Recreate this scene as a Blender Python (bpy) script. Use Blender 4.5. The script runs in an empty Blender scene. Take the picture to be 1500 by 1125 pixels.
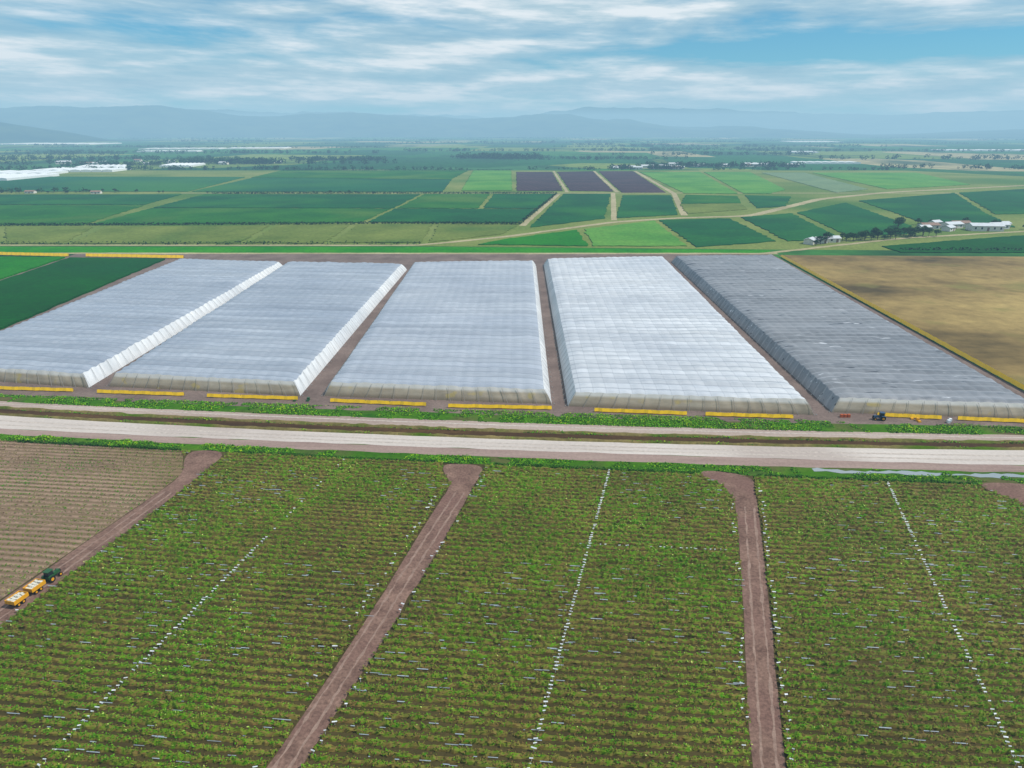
import bpy, math, random
import numpy as np
from mathutils import Vector
rng=np.random.default_rng(7); random.seed(7)
scene=bpy.context.scene
col=scene.collection

# ------------------------------------------------------------------ helpers
def lin(c):
    c=c/255.0
    return c/12.92 if c<=0.04045 else ((c+0.055)/1.055)**2.4
def C(r,g,b,k=0.8):
    v=[lin(r),lin(g),lin(b)]
    if g>r and g>=b*1.05:                      # living vegetation: slightly richer chroma
        l=0.2*v[0]+0.7*v[1]+0.1*v[2]; v=[max(0.001,l+(x-l)*1.25) for x in v]
    return (v[0]*k,v[1]*k,v[2]*k,1.0)

def vnoise(x,y,scale,seed=0):
    r=np.random.default_rng(abs(int(seed))).random((256,256))
    x=np.asarray(x,float)/scale+1000; y=np.asarray(y,float)/scale+1000
    xi=np.floor(x).astype(int); yi=np.floor(y).astype(int)
    fx=x-xi; fy=y-yi; fx=fx*fx*(3-2*fx); fy=fy*fy*(3-2*fy)
    a=r[xi%256,yi%256]; b=r[(xi+1)%256,yi%256]; c=r[xi%256,(yi+1)%256]; d=r[(xi+1)%256,(yi+1)%256]
    return (a*(1-fx)+b*fx)*(1-fy)+(c*(1-fx)+d*fx)*fy

def inpoly(x,y,poly):
    ins=np.zeros(np.shape(x),bool); n=len(poly)
    for i in range(n):
        x1,y1=poly[i]; x2,y2=poly[(i+1)%n]
        if y1==y2: continue
        c=((y1>y)!=(y2>y)) & (x<(x2-x1)*(y-y1)/(y2-y1)+x1)
        ins^=c
    return ins

def link(o,parent=None):
    col.objects.link(o)
    if parent: o.parent=parent
    return o
def empty(name,loc=(0,0,0),rot=0.0):
    e=bpy.data.objects.new(name,None); e.location=loc; e.rotation_euler=(0,0,rot); e.empty_display_size=0.5
    return link(e)
def fast_mesh(name,V,F,mats,attrs=None,smooth=False,matidx=None):
    V=np.asarray(V,np.float32); F=np.asarray(F,np.int32)
    me=bpy.data.meshes.new(name); k=F.shape[1]
    me.vertices.add(len(V)); me.vertices.foreach_set('co',V.ravel())
    me.loops.add(F.size); me.loops.foreach_set('vertex_index',F.ravel())
    me.polygons.add(len(F)); me.polygons.foreach_set('loop_start',np.arange(0,F.size,k,dtype=np.int32))
    me.polygons.foreach_set('loop_total',np.full(len(F),k,np.int32))
    if matidx is not None: me.polygons.foreach_set('material_index',np.asarray(matidx,np.int32))
    me.polygons.foreach_set('use_smooth',np.full(len(F),smooth))
    for m in (mats if isinstance(mats,(list,tuple)) else [mats]): me.materials.append(m)
    if attrs:
        for n,a in attrs.items():
            at=me.attributes.new(n,'FLOAT','POINT'); at.data.foreach_set('value',np.asarray(a,np.float32))
    me.update(calc_edges=True)
    return me
def obj(name,me,parent=None,loc=None,rot=None):
    o=bpy.data.objects.new(name,me)
    if loc is not None:o.location=loc
    if rot is not None:o.rotation_euler=(0,0,rot)
    return link(o,parent)
def pymesh(name,V,F,mats,mi=None,smooth=False):
    me=bpy.data.meshes.new(name); me.from_pydata(V,[],F)
    for m in (mats if isinstance(mats,(list,tuple)) else [mats]): me.materials.append(m)
    if mi: me.polygons.foreach_set('material_index',mi)
    if smooth: me.polygons.foreach_set('use_smooth',[True]*len(F))
    me.update(); return me

class B:
    """small mesh builder collecting primitives with material indices"""
    def __init__(s): s.V=[];s.F=[];s.M=[]
    def box(s,x0,x1,y0,y1,z0,z1,m=0,taper=0.0,shift=(0,0)):
        n=len(s.V); t=taper
        s.V+=[(x0,y0,z0),(x1,y0,z0),(x1,y1,z0),(x0,y1,z0),
              (x0+t+shift[0],y0+t+shift[1],z1),(x1-t+shift[0],y0+t+shift[1],z1),(x1-t+shift[0],y1-t+shift[1],z1),(x0+t+shift[0],y1-t+shift[1],z1)]
        for f in ((0,3,2,1),(4,5,6,7),(0,1,5,4),(1,2,6,5),(2,3,7,6),(3,0,4,7)):
            s.F.append(tuple(n+i for i in f)); s.M.append(m)
    def cyl(s,p0,p1,r0,r1,m=0,seg=10):
        p0=Vector(p0);p1=Vector(p1);d=(p1-p0).normalized()
        a=d.orthogonal().normalized(); b=d.cross(a); n=len(s.V)
        for p,r in((p0,r0),(p1,r1)):
            for i in range(seg):
                t=2*math.pi*i/seg; q=p+a*math.cos(t)*r+b*math.sin(t)*r; s.V.append(tuple(q))
        for i in range(seg):
            j=(i+1)%seg; s.F.append((n+i,n+j,n+seg+j,n+seg+i)); s.M.append(m)
        s.F.append(tuple(n+i for i in range(seg))[::-1]); s.M.append(m)
        s.F.append(tuple(n+seg+i for i in range(seg))); s.M.append(m)
    def face(s,pts,m=0):
        n=len(s.V); s.V+=[tuple(p) for p in pts]; s.F.append(tuple(range(n,n+len(pts)))); s.M.append(m)
    def mesh(s,name,mats): return pymesh(name,s.V,s.F,mats,s.M)

# ------------------------------------------------------------------ materials
def newmat(name,rough=0.9,spec=0.2):
    m=bpy.data.materials.new(name); m.use_nodes=True; nt=m.node_tree
    bs=nt.nodes['Principled BSDF']; bs.inputs['Roughness'].default_value=rough
    bs.inputs['Specular IOR Level'].default_value=spec
    return m,nt,bs
def N(nt,t,**k):
    n=nt.nodes.new(t)
    for a,b in k.items(): setattr(n,a,b)
    return n
def math_(nt,op,a,b=None,c=None):
    n=N(nt,'ShaderNodeMath',operation=op)
    for i,v in enumerate((a,b,c)):
        if v is None: continue
        if isinstance(v,(int,float)): n.inputs[i].default_value=v
        else: nt.links.new(v,n.inputs[i])
    return n.outputs[0]
def mix(nt,f,a,b,mode='MIX'):
    n=N(nt,'ShaderNodeMix',data_type='RGBA',blend_type=mode)
    for s,v in ((n.inputs[0],f),(n.inputs[6],a),(n.inputs[7],b)):
        if isinstance(v,(int,float,tuple)): s.default_value=v
        else: nt.links.new(v,s)
    return n.outputs[2]
def ramp(nt,f,stops):
    n=N(nt,'ShaderNodeValToRGB'); e=n.color_ramp.elements
    while len(e)<len(stops): e.new(0.5)
    for el,(p,c) in zip(e,stops): el.position=p; el.color=c
    nt.links.new(f,n.inputs[0]); return n.outputs[0]
def pos(nt,scale=(1,1,1),rotz=0.0):
    g=N(nt,'ShaderNodeNewGeometry'); mp=N(nt,'ShaderNodeMapping')
    mp.inputs['Scale'].default_value=scale; mp.inputs['Rotation'].default_value=(0,0,rotz)
    nt.links.new(g.outputs['Position'],mp.inputs[0]); return mp.outputs[0]
def noise(nt,vec,scale,detail=4,rough=0.6,dist=0.0):
    n=N(nt,'ShaderNodeTexNoise'); n.inputs['Scale'].default_value=scale; n.inputs['Detail'].default_value=detail
    n.inputs['Roughness'].default_value=rough; n.inputs['Distortion'].default_value=dist
    nt.links.new(vec,n.inputs['Vector']); return n.outputs['Fac']

def ground_mat(name,ca,cb,cc=None,s=0.03,fine=0.8,stretch=(1,1,1),rows=None,rowcol=None,rough=0.95,fa=0.35):
    """two large-scale tones, fine mottling, optional planted rows (angle, period, strength)"""
    m,nt,bs=newmat(name,rough,0.1)
    p=pos(nt,stretch); p2=pos(nt)
    n1=noise(nt,p,s,4,0.62,0.0)
    c=ramp(nt,n1,[(0.32,ca),(0.68,cb)])
    if cc:
        n3=noise(nt,p2,s*0.45,2,0.5); f=ramp(nt,n3,[(0.50,(0,0,0,1)),(0.66,(1,1,1,1))])
        c=mix(nt,f,c,cc)
    n2=noise(nt,p2,fine,3,0.75)
    c=mix(nt,1.0,c,ramp(nt,n2,[(0.25,(1-fa,1-fa,1-fa,1)),(0.75,(1+fa*0.6,)*3+(1,))]),'MULTIPLY')
    if rows:
        ang,per,st=rows
        pr=pos(nt,(1,1,1),ang)
        sx=N(nt,'ShaderNodeSeparateXYZ'); nt.links.new(pr,sx.inputs[0])
        wob=math_(nt,'MULTIPLY',n1,per*1.5)
        w=math_(nt,'SINE',math_(nt,'MULTIPLY',math_(nt,'ADD',sx.outputs[1],wob),2*math.pi/per))
        w=math_(nt,'MULTIPLY_ADD',w,0.5*st,0.5*st)
        w=math_(nt,'MULTIPLY',w,math_(nt,'MULTIPLY_ADD',n2,1.6,0.2))
        c=mix(nt,w,c,rowcol or tuple(x*0.4 for x in ca[:3])+(1,))
    nt.links.new(c,bs.inputs['Base Color'])
    return m
def plain_mat(name,c,rough=0.6,spec=0.4,var=0.25,scale=2.0,metal=0):
    m,nt,bs=newmat(name,rough,spec)
    n=noise(nt,pos(nt),scale,4,0.65)
    cc=ramp(nt,n,[(0.3,tuple(x*(1-var) for x in c[:3])+(1,)),(0.7,tuple(min(1,x*(1+var*0.4)) for x in c[:3])+(1,))])
    nt.links.new(cc,bs.inputs['Base Color']); bs.inputs['Metallic'].default_value=metal
    return m
def tone_mat(name,stops,rough=0.75,var=0.25,scale=0.08):
    m,nt,bs=newmat(name,rough,0.15)
    a=N(nt,'ShaderNodeAttribute',attribute_name='tone')
    c=ramp(nt,a.outputs['Fac'],stops)
    n=noise(nt,pos(nt),scale,3,0.6)
    c=mix(nt,1.0,c,ramp(nt,n,[(0.3,(1-var,)*3+(1,)),(0.7,(1+var*0.5,)*3+(1,))]),'MULTIPLY')
    nt.links.new(c,bs.inputs['Base Color']); return m

# ------------------------------------------------------------------ scatter of leaf quads
def leaf_arrays(P,size,flat=0.55):
    n=len(P); a=rng.random(n)*2*np.pi
    nz=rng.normal(0,flat,(n,3)); nz[:,2]=1; nz/=np.linalg.norm(nz,axis=1)[:,None]
    u=np.stack([np.cos(a),np.sin(a),np.zeros(n)],1); u-=nz*(u*nz).sum(1)[:,None]; u/=np.linalg.norm(u,axis=1)[:,None]
    v=np.cross(nz,u); s=np.asarray(size)[:,None]*np.ones((n,1))
    V=np.stack([P-u*s,P+v*s*0.55,P+u*s,P-v*s*0.55],1).reshape(-1,3)
    F=np.arange(n*4).reshape(-1,4)
    return V,F
def leaves(name,P,size,tone,mat,flat=0.55,parent=None):
    V,F=leaf_arrays(P,size,flat)
    return obj(name,fast_mesh(name,V,F,mat,{'tone':np.repeat(tone,4)}),parent)

# ------------------------------------------------------------------ flat patches
def patch(name,poly,z,mat,thick=0.0,jag=0.0):
    pts=[]
    n=len(poly)
    for i in range(n):
        a=np.array(poly[i],float); b=np.array(poly[(i+1)%n],float)
        L=np.linalg.norm(b-a); k=max(1,int(L/4)) if jag else 1
        d=(b-a)/max(L,1e-6); nn=np.array([-d[1],d[0]])
        for j in range(k):
            q=a+(b-a)*j/k
            if jag and j>0: q=q+nn*rng.normal(0,jag)
            pts.append(q)
    if thick>0:
        V=[(p[0],p[1],z) for p in pts]+[(p[0],p[1],z+thick) for p in pts]; m=len(pts)
        F=[tuple(range(m,2*m))]+[(i,(i+1)%m,m+(i+1)%m,m+i) for i in range(m)]
    else:
        V=[(p[0],p[1],z) for p in pts]; F=[tuple(range(len(pts)))]
    me=pymesh(name,V,F,mat)
    if me.polygons[0].normal.z<0: me.flip_normals()
    return obj(name,me)
def ribbon(name,line,widths,z,mat,jag=0.0,step=6.0):
    pts=[];ws=[]
    if not isinstance(widths,(list,tuple)): widths=[widths]*len(line)
    for i in range(len(line)-1):
        a=np.array(line[i],float);b=np.array(line[i+1],float);k=max(1,int(np.linalg.norm(b-a)/step))
        for j in range(k):
            t=j/k; pts.append(a+(b-a)*t); ws.append(widths[i]*(1-t)+widths[i+1]*t)
    pts.append(np.array(line[-1],float)); ws.append(widths[-1])
    pts=np.array(pts); ws=np.array(ws)
    for _ in range(6):
        q=pts.copy(); q[1:-1]=(pts[:-2]+2*pts[1:-1]+pts[2:])/4; pts=q
    t=np.gradient(pts,axis=0); t/=np.linalg.norm(t,axis=1)[:,None]; nn=np.stack([-t[:,1],t[:,0]],1)
    wl=ws/2+rng.normal(0,jag,len(ws)) if jag else ws/2; wr=ws/2+rng.normal(0,jag,len(ws)) if jag else ws/2
    L=pts+nn*wl[:,None]; R=pts-nn*wr[:,None]; n=len(pts)
    V=np.zeros((2*n,3)); V[:n,:2]=R; V[n:,:2]=L; V[:,2]=z
    F=np.stack([np.arange(n-1),np.arange(1,n),np.arange(1,n)+n,np.arange(n-1)+n],1)
    return obj(name,fast_mesh(name,V,F,mat))

# =================================================================== CAMERA
PITCH=math.atan((562.5-190)/1000)
cam=bpy.data.cameras.new('camera'); cam.sensor_width=36; cam.lens=24.0; cam.clip_end=60000; cam.clip_start=0.5
co=bpy.data.objects.new('camera',cam); link(co); co.location=(0,0,70); co.rotation_euler=(math.pi/2-PITCH,0,0)
scene.camera=co

# =================================================================== LIGHT
AZ=math.radians(98); EL=math.radians(52)
sd=bpy.data.lights.new('sun','SUN'); sd.energy=4.4; sd.angle=math.radians(1.0); sd.color=(1.0,0.965,0.91)
so=link(bpy.data.objects.new('sun',sd))
sv=Vector((math.sin(AZ)*math.cos(EL),math.cos(AZ)*math.cos(EL),math.sin(EL)))
so.rotation_euler=sv.to_track_quat('Z','Y').to_euler(); so.location=(200,100,300)

w=bpy.data.worlds.new('World'); scene.world=w; w.use_nodes=True; nt=w.node_tree
try:
    w.cycles.sampling_method='MANUAL'; w.cycles.sample_map_resolution=256
except Exception: pass
bg=nt.nodes['Background']; bg.inputs[1].default_value=0.105
sky=N(nt,'ShaderNodeTexSky',sky_type='NISHITA'); sky.sun_disc=False; sky.sun_elevation=EL; sky.sun_rotation=AZ
sky.air_density=1.0; sky.dust_density=0.4; sky.ozone_density=2.5
tc=N(nt,'ShaderNodeTexCoord'); sx=N(nt,'ShaderNodeSeparateXYZ'); nt.links.new(tc.outputs['Generated'],sx.inputs[0])
az=math_(nt,'ARCTAN2',sx.outputs[0],sx.outputs[1]); z=sx.outputs[2]
def cvec(ka,kz,off=0.0,tilt=0.0):
    c=N(nt,'ShaderNodeCombineXYZ')
    nt.links.new(math_(nt,'MULTIPLY',az,ka),c.inputs[0])
    zz=math_(nt,'ADD',z,math_(nt,'MULTIPLY',az,tilt))
    nt.links.new(math_(nt,'MULTIPLY',zz,kz),c.inputs[1]); c.inputs[2].default_value=off; return c.outputs[0]
nA=noise(nt,cvec(3.2,19,1.3),1.0,6,0.58,0.5)
nB=noise(nt,cvec(6,44,5.1,0.03),1.0,5,0.60)
cov=math_(nt,'ADD',math_(nt,'MULTIPLY',nA,0.70),math_(nt,'MULTIPLY',nB,0.30))
def blob(a0,z0,sa,sz,amp):
    u=math_(nt,'DIVIDE',math_(nt,'SUBTRACT',az,a0),sa); v=math_(nt,'DIVIDE',math_(nt,'SUBTRACT',z,z0),sz)
    r=math_(nt,'ADD',math_(nt,'MULTIPLY',u,u),math_(nt,'MULTIPLY',v,v))
    return math_(nt,'MULTIPLY',math_(nt,'EXPONENT',math_(nt,'MULTIPLY',r,-1.0)),amp)
for bl in ((0.33,0.092,0.24,0.017,-0.20),(0.62,0.100,0.12,0.016,-0.10),(-0.42,0.112,0.22,0.009,-0.10),(-0.15,0.135,0.10,0.010,-0.10),(0.02,0.075,0.12,0.008,-0.08),
           (0.45,0.045,0.32,0.016,0.12),(0.12,0.140,0.24,0.007,0.16),(-0.4,0.055,0.4,0.018,0.10),(-0.05,0.105,0.10,0.012,0.05)):
    cov=math_(nt,'ADD',cov,blob(*bl))
mask=ramp(nt,cov,[(0.36,(0.0,0.0,0.0,1)),(0.45,(0.62,0.62,0.62,1)),(0.58,(1,1,1,1))])
ccol=ramp(nt,math_(nt,'ADD',math_(nt,'MULTIPLY',nB,0.60),math_(nt,'MULTIPLY',cov,0.40)),
   [(0.38,(3.0,4.6,5.7,1)),(0.50,(4.6,6.1,6.9,1)),(0.61,(8.4,8.9,9.2,1))])
skyc=mix(nt,1.0,sky.outputs[0],(0.26,0.76,0.98,1),'MULTIPLY')
fin=mix(nt,mask,skyc,ccol)
nt.links.new(fin,bg.inputs[0])

# =================================================================== HAZE (absorbing volume over the plain; its emission stands in for scattered sunlight)
hm=bpy.data.materials.new('haze_air'); hm.use_nodes=True; hn=hm.node_tree; hn.nodes.clear()
SIG=2.2e-4
va=N(hn,'ShaderNodeVolumeAbsorption'); va.inputs['Color'].default_value=(0.25,0.12,0.0,1); va.inputs['Density'].default_value=SIG
ve=N(hn,'ShaderNodeEmission'); ve.inputs['Color'].default_value=(0.38*0.75,0.61*0.88,0.76,1); ve.inputs['Strength'].default_value=SIG
ad=N(hn,'ShaderNodeAddShader'); hn.links.new(va.outputs[0],ad.inputs[0]); hn.links.new(ve.outputs[0],ad.inputs[1])
ho=N(hn,'ShaderNodeOutputMaterial'); hn.links.new(ad.outputs[0],ho.inputs['Volume'])
b=B(); b.box(-22000,22000,-22000,22000,-2,300); obj('haze_air_layer',b.mesh('haze_air_layer',hm))

# =================================================================== GROUND
m,nt,bs=newmat('plain_farmland',0.95,0.1)
g=pos(nt,(1/330,1/520,0),0.12)
vo=N(nt,'ShaderNodeTexVoronoi',distance='CHEBYCHEV',feature='F1'); vo.inputs['Scale'].default_value=1; vo.inputs['Randomness'].default_value=0.75
nt.links.new(g,vo.inputs['Vector'])
sp=N(nt,'ShaderNodeSeparateColor'); nt.links.new(vo.outputs['Color'],sp.inputs[0])
cc=ramp(nt,sp.outputs[0],[(0.0,C(34,72,44)),(0.25,C(52,98,58)),(0.45,C(74,118,62)),(0.62,C(44,86,50)),(0.74,C(126,142,84)),(0.86,C(56,104,66)),(0.95,C(168,160,120))])
nn=noise(nt,pos(nt,(1,0.5,1)),0.004,4,0.65)
cc=mix(nt,ramp(nt,nn,[(0.50,(0,0,0,1)),(0.64,(0.85,0.85,0.85,1))]),cc,C(32,66,42))
n2=noise(nt,pos(nt),0.05,4,0.7)
cc=mix(nt,1.0,cc,ramp(nt,n2,[(0.3,(0.6,)*3+(1,)),(0.7,(1.25,)*3+(1,))]),'MULTIPLY')
nt.links.new(cc,bs.inputs['Base Color'])
obj('ground',pymesh('ground',[(-30000,-30000,0),(30000,-30000,0),(30000,30000,0),(-30000,30000,0)],[(0,1,2,3)],m))

YARD=ground_mat('dirt_yard_soil',C(108,92,86),C(138,120,112),None,0.08,1.2,fa=0.3)
ROAD=ground_mat('gravel_road_surface',C(194,182,174),C(218,208,200),C(184,170,162),0.05,1.2,(0.2,2,1),fa=0.13)
ROAD2=ground_mat('pinkish_dirt_road',C(164,144,134),C(192,174,162),None,0.06,1.2,(0.2,2,1),fa=0.2)
SHOULD=ground_mat('road_shoulder_soil',C(146,122,114),C(172,150,140),None,0.08,1.2,(0.2,2,1),fa=0.2)
DITCH=ground_mat('ditch_mud',C(66,46,30),C(98,72,44),None,0.1,1.0,(0.3,2,1))
VERGE=ground_mat('verge_grass',C(54,92,28),C(88,124,42),C(100,90,58),0.10,1.0)
TAN=ground_mat('farm_lane_soil',C(158,148,112),C(188,176,138),None,0.02,0.4)
FIELDSOIL=ground_mat('crop_soil',C(64,58,30),C(88,78,44),None,0.06,1.2)
DRYSOIL=ground_mat('dry_soil',C(148,122,102),C(176,148,126),C(134,114,82),0.04,1.0,rows=(0.1,1.55,0.6),rowcol=C(92,80,52))

patch('dirt_yard',[(-262,160),(-262,414),(156,414),(145,150),(0,160)],0.02,YARD)

ST=np.array([[-147,0,131.5],[-144,0,128],[-141,0,125],[-138,0,122.3],[-133.4,0,119],[-127.6,0,113.6],[-125.6,0,111.6],[-123,0,107.3]])
YY=np.array([[182.6,168.3,161.0],[178.3,165.5,155.9],[174.2,159.7,151.9],[169.8,154.7,148.0],[163.7,149.1,143.2],[155.5,143.5,135.6],[152.7,140.0,132.7],[149.1,135.9,126.6]])
def edge(k,x):
    xs=ST[k];ys=YY[k]; x=np.asarray(x,float)
    q=np.polyfit(xs,ys,2)
    y=np.polyval(q,x)
    for e in (0,2):
        s=q[0]*2*xs[e]+q[1]; mk=(x<xs[0]) if e==0 else (x>xs[2]); y=np.where(mk,ys[e]+s*0.9*(x-xs[e]),y)
    return y
def band(name,k0,k1,z,mat,jag=0.25,f0=0.0,f1=1.0,x0=-700,x1=600):
    xs=np.arange(x0,x1,2.5); a=edge(k0,xs); b_=edge(k1,xs)
    ya=a+(b_-a)*f0; yb=a+(b_-a)*f1
    ya=ya+(vnoise(xs,0*xs,6,int(k0*7+f0*10))-0.5)*2*jag; yb=yb+(vnoise(xs,0*xs,6,int(k1*7+f1*10+50))-0.5)*2*jag
    n=len(xs); V=np.zeros((2*n,3)); V[:n,0]=xs;V[n:,0]=xs;V[:n,1]=yb;V[n:,1]=ya;V[:,2]=z
    F=np.stack([np.arange(n-1),np.arange(1,n),np.arange(1,n)+n,np.arange(n-1)+n],1)
    return obj(name,fast_mesh(name,V,F,mat))
band('verge',0,7,0.03,VERGE,0.3,0.12,1.0)
band('service_track',0,1,0.036,YARD,0.5,-0.3,0.45)
band('dirt_road',2,3,0.045,ROAD2,0.3,0,1)
band('drainage_ditch',3,4,0.045,DITCH,0.3,0.05,0.72)
band('gravel_road',4,5,0.055,ROAD,0.25,-0.12,0.95)
band('road_shoulder',5,6,0.050,SHOULD,0.3,-0.1,1.05)
TRK=ground_mat('wheel_track_soil',C(184,170,160),C(206,194,184),None,0.1,1.2,(0.1,2,1))
for i,f in enumerate((0.3,0.62)):
    band('wheel_track',4,5,0.062,TRK,0.12,f,f+0.09)
band('wheel_track',2,3,0.052,TRK,0.12,0.3,0.42)
def berm(name,k0,k1,f,width,h,mat):
    xs=np.arange(-420,380,1.2); a=edge(k0,xs);b_=edge(k1,xs); yc=a+(b_-a)*f
    prof=[(-0.5,0),(-0.25,0.7),(0.0,1.0),(0.25,0.7),(0.5,0)]; n=len(xs); V=[]
    for o,hh in prof:
        V.append(np.stack([xs,yc+o*width*(0.8+0.4*vnoise(xs,xs*0,5,3)),0.04+hh*h*(0.5+vnoise(xs,xs*0+o*9,2.5,8))],1))
    V=np.concatenate(V); F=[]
    for j in range(4):
        F.append(np.stack([np.arange(n-1)+j*n,np.arange(1,n)+j*n,np.arange(1,n)+(j+1)*n,np.arange(n-1)+(j+1)*n],1))
    return obj(name,fast_mesh(name,V,np.concatenate(F),mat,smooth=True))
BERM=ground_mat('bank_grass',C(104,98,52),C(140,124,78),C(82,104,42),0.15,1.2)
berm('ditch_bank',3,4,0.06,1.4,0.5,BERM)
berm('ditch_bank',3,4,0.80,1.3,0.45,BERM)

# =================================================================== NEAR FIELDS
pL=[(-65.7,142.8),(-67.2,133),(-69.2,120.2),(-77,83.4),(-90.4,20),(-95.5,20),(-81.2,89.5),(-72.6,124.3),(-71.3,132),(-75.0,140.5),(-73.6,144)]
p1=[(-6.0,136.2),(-7.2,130),(-8.5,124.3),(-16.2,89.5),(-24.8,59.2),(-35.0,20),(-39.2,20),(-28.6,59.2),(-22.5,83.1),(-14.9,118.9),(-12.6,127.2),(-15.4,134),(-14.9,137)]
p2=[(52.0,131.0),(50.0,124),(48.9,118.9),(41.2,91.1),(32.0,59.2),(20.7,20),(16.8,20),(28.0,59.2),(38.6,96.5),(45.0,120.2),(44.4,127),(40.5,131.8),(42.5,134)]
p3=[(112,127),(107.5,116),(90.5,59),(79.5,20),(75.5,20),(86.5,59),(102.4,115),(101.5,121),(98,125.5),(99.5,128.5)]
PATHS=[pL,p1,p2,p3]
def round_poly(poly,it=2):
    P=[np.array(p,float) for p in poly]
    for _ in range(it):
        Q=[]
        for i in range(len(P)):
            a,b_=P[i],P[(i+1)%len(P)]; Q+=[a*0.75+b_*0.25,a*0.25+b_*0.75]
        P=Q
    return [tuple(p) for p in P]
xs=np.linspace(-260,240,60)
top=edge(7,xs)
patch('crop_field_soil',[(-260,10),(240,10)]+[(float(a),float(b_)) for a,b_ in zip(xs[::-1],top[::-1])],0.034,FIELDSOIL)
soilL=[(-260,175),(-260,15),(-95,15),(-81.4,89.5),(-72.8,124.3),(-71.6,132),(-75,140),(-77,143.6),(-117,148.5)]
patch('dry_field',soilL,0.040,DRYSOIL)
TRACK=ground_mat('tractor_track_soil',C(110,84,74),C(148,118,104),C(128,98,88),0.25,2.0,fa=0.45)
for P in PATHS: patch('dirt_track',round_poly(P),0.046,TRACK,0,0.15)
RUT=ground_mat('wheel_rut_soil',C(142,116,104),C(162,136,122),None,0.3,2.0)
def rut(a,b_,off,wd):
    a=np.array(a,float);b_=np.array(b_,float);d=(b_-a)/np.linalg.norm(b_-a);n=np.array([-d[1],d[0]])
    ribbon('wheel_rut',[tuple(a+n*off),tuple((a+b_)/2+n*(off+0.15)),tuple(b_+n*off)],wd,0.052,RUT,0.09,1.0)
for a,b_ in (((-10.6,124),(-37,20)),((47,118),(18.8,20)),((-70.8,124),(-93,20))):
    for off in (-0.9,0.8): rut(a,b_,off,0.34)

CROP=tone_mat('row_crop_leaves',[(0.0,C(104,82,42,1)),(0.2,C(112,104,44,1)),(0.42,C(92,120,46,1)),(0.65,C(72,120,46,1)),(0.85,C(108,150,66,1)),(1.0,C(180,192,122,1))],0.7,0.25,0.05)
DRYC=tone_mat('dry_crop_leaves',[(0.0,C(118,96,70)),(0.5,C(160,136,104)),(0.8,C(108,122,54)),(1.0,C(76,122,42))],0.85,0.2,0.05)
def path_mask(x,y):
    mk=np.zeros(np.shape(x),bool)
    for P in PATHS: mk|=inpoly(x,y,P)
    return mk
DASH=[((21.4,133.4),(2.0,59.2)),((79.8,130.2),(59.1,59.2)),((-38.1,136.6),(-55.1,59.2))]
def dash_x(k,y):
    (xa,ya),(xb,yb)=DASH[k]; return xa+(xb-xa)*(y-ya)/(yb-ya)
SP=1.45; NR=77
LP=[];LS=[];LT=[];RV=[];RF=[];RT=[];vo_=0
WP=[]
for i in range(NR):
    c=134.9-SP*i
    xs=np.arange(-190,190,0.42)
    wob=(vnoise(xs,xs*0+i*3.1,9,11)-0.5)*0.22+(vnoise(xs,xs*0+i*5.3,2.5,13)-0.5)*0.15
    y=c-0.098*xs+0.00012*xs*xs+wob
    dens=0.32*vnoise(xs,y,16,21)+0.22*vnoise(xs,y,4.5,22)+0.42*vnoise(xs,y,1.1,23)+0.04
    ok=(~path_mask(xs,y))&(~inpoly(xs,y,soilL))&(np.abs(xs)<y*0.95+28)&(y<edge(7,xs)-0.3)
    okr=ok&(dens>0.16)
    h=(0.30+0.38*dens)*(0.55+0.75*rng.random(len(xs))); wd=0.34+0.30*dens+0.16*rng.random(len(xs))
    n=len(xs)
    for o,hh in ((-1,0.03),(-0.62,0.7),(0,1.0),(0.62,0.7),(1,0.03)):
        RV.append(np.stack([xs+rng.normal(0,0.1,n),y+o*wd*0.70+rng.normal(0,0.06,n),0.04+hh*h*(0.6+0.5*rng.random(n))],1))
        RT.append(np.clip(0.12+0.35*(dens-0.3)+0.14*rng.normal(size=n)+0.1*hh,0,1))
    idx=np.where(okr[:-1]&okr[1:])[0]
    for j in range(4):
        RF.append(np.stack([vo_+j*n+idx,vo_+j*n+idx+1,vo_+(j+1)*n+idx+1,vo_+(j+1)*n+idx],1))
    vo_+=5*n
    near=np.clip(1.25-(c-30)/130,0.45,1.2)
    k=rng.poisson(6.8*near*np.clip(dens*1.7,0.5,1.4),n)*ok
    r=np.repeat(np.arange(n),k); q=len(r)
    px=xs[r]+rng.uniform(-.22,.22,q); oy=np.clip(rng.normal(0,0.47,q),-1.1,1.1)
    py=y[r]+oy*wd[r]; pz=0.08+h[r]*(1.12-0.65*np.abs(oy))+rng.normal(0,0.06,q)
    LP.append(np.stack([px,py,np.maximum(pz,0.08)],1)); LS.append(rng.uniform(0.08,0.19,q)*(1.25-0.2*near))
    big=0.6*vnoise(px,py,22,31)+0.4*vnoise(px,py,4,32)
    LT.append(np.clip(0.38+0.3*(dens[r]-0.5)+0.65*(big-0.5)+0.24*rng.normal(size=q),0,1))
    m2=vnoise(xs,y,18,41)>0.42
    cand=np.where((~path_mask(xs,y-0.7))&(~inpoly(xs,y,soilL))&m2&(rng.random(n)<0.055)&(np.abs(xs)<y+20))[0]
    for j in cand: WP.append((xs[j],y[j]-0.73+0.08*rng.normal(),rng.uniform(0.2,1.8),rng.uniform(0.02,0.055)))
obj('crop_rows',fast_mesh('crop_rows',np.concatenate(RV),np.concatenate(RF),CROP,{'tone':np.concatenate(RT)},smooth=False))
leaves('crop_foliage',np.concatenate(LP),np.concatenate(LS),np.concatenate(LT),CROP,0.6)

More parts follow.
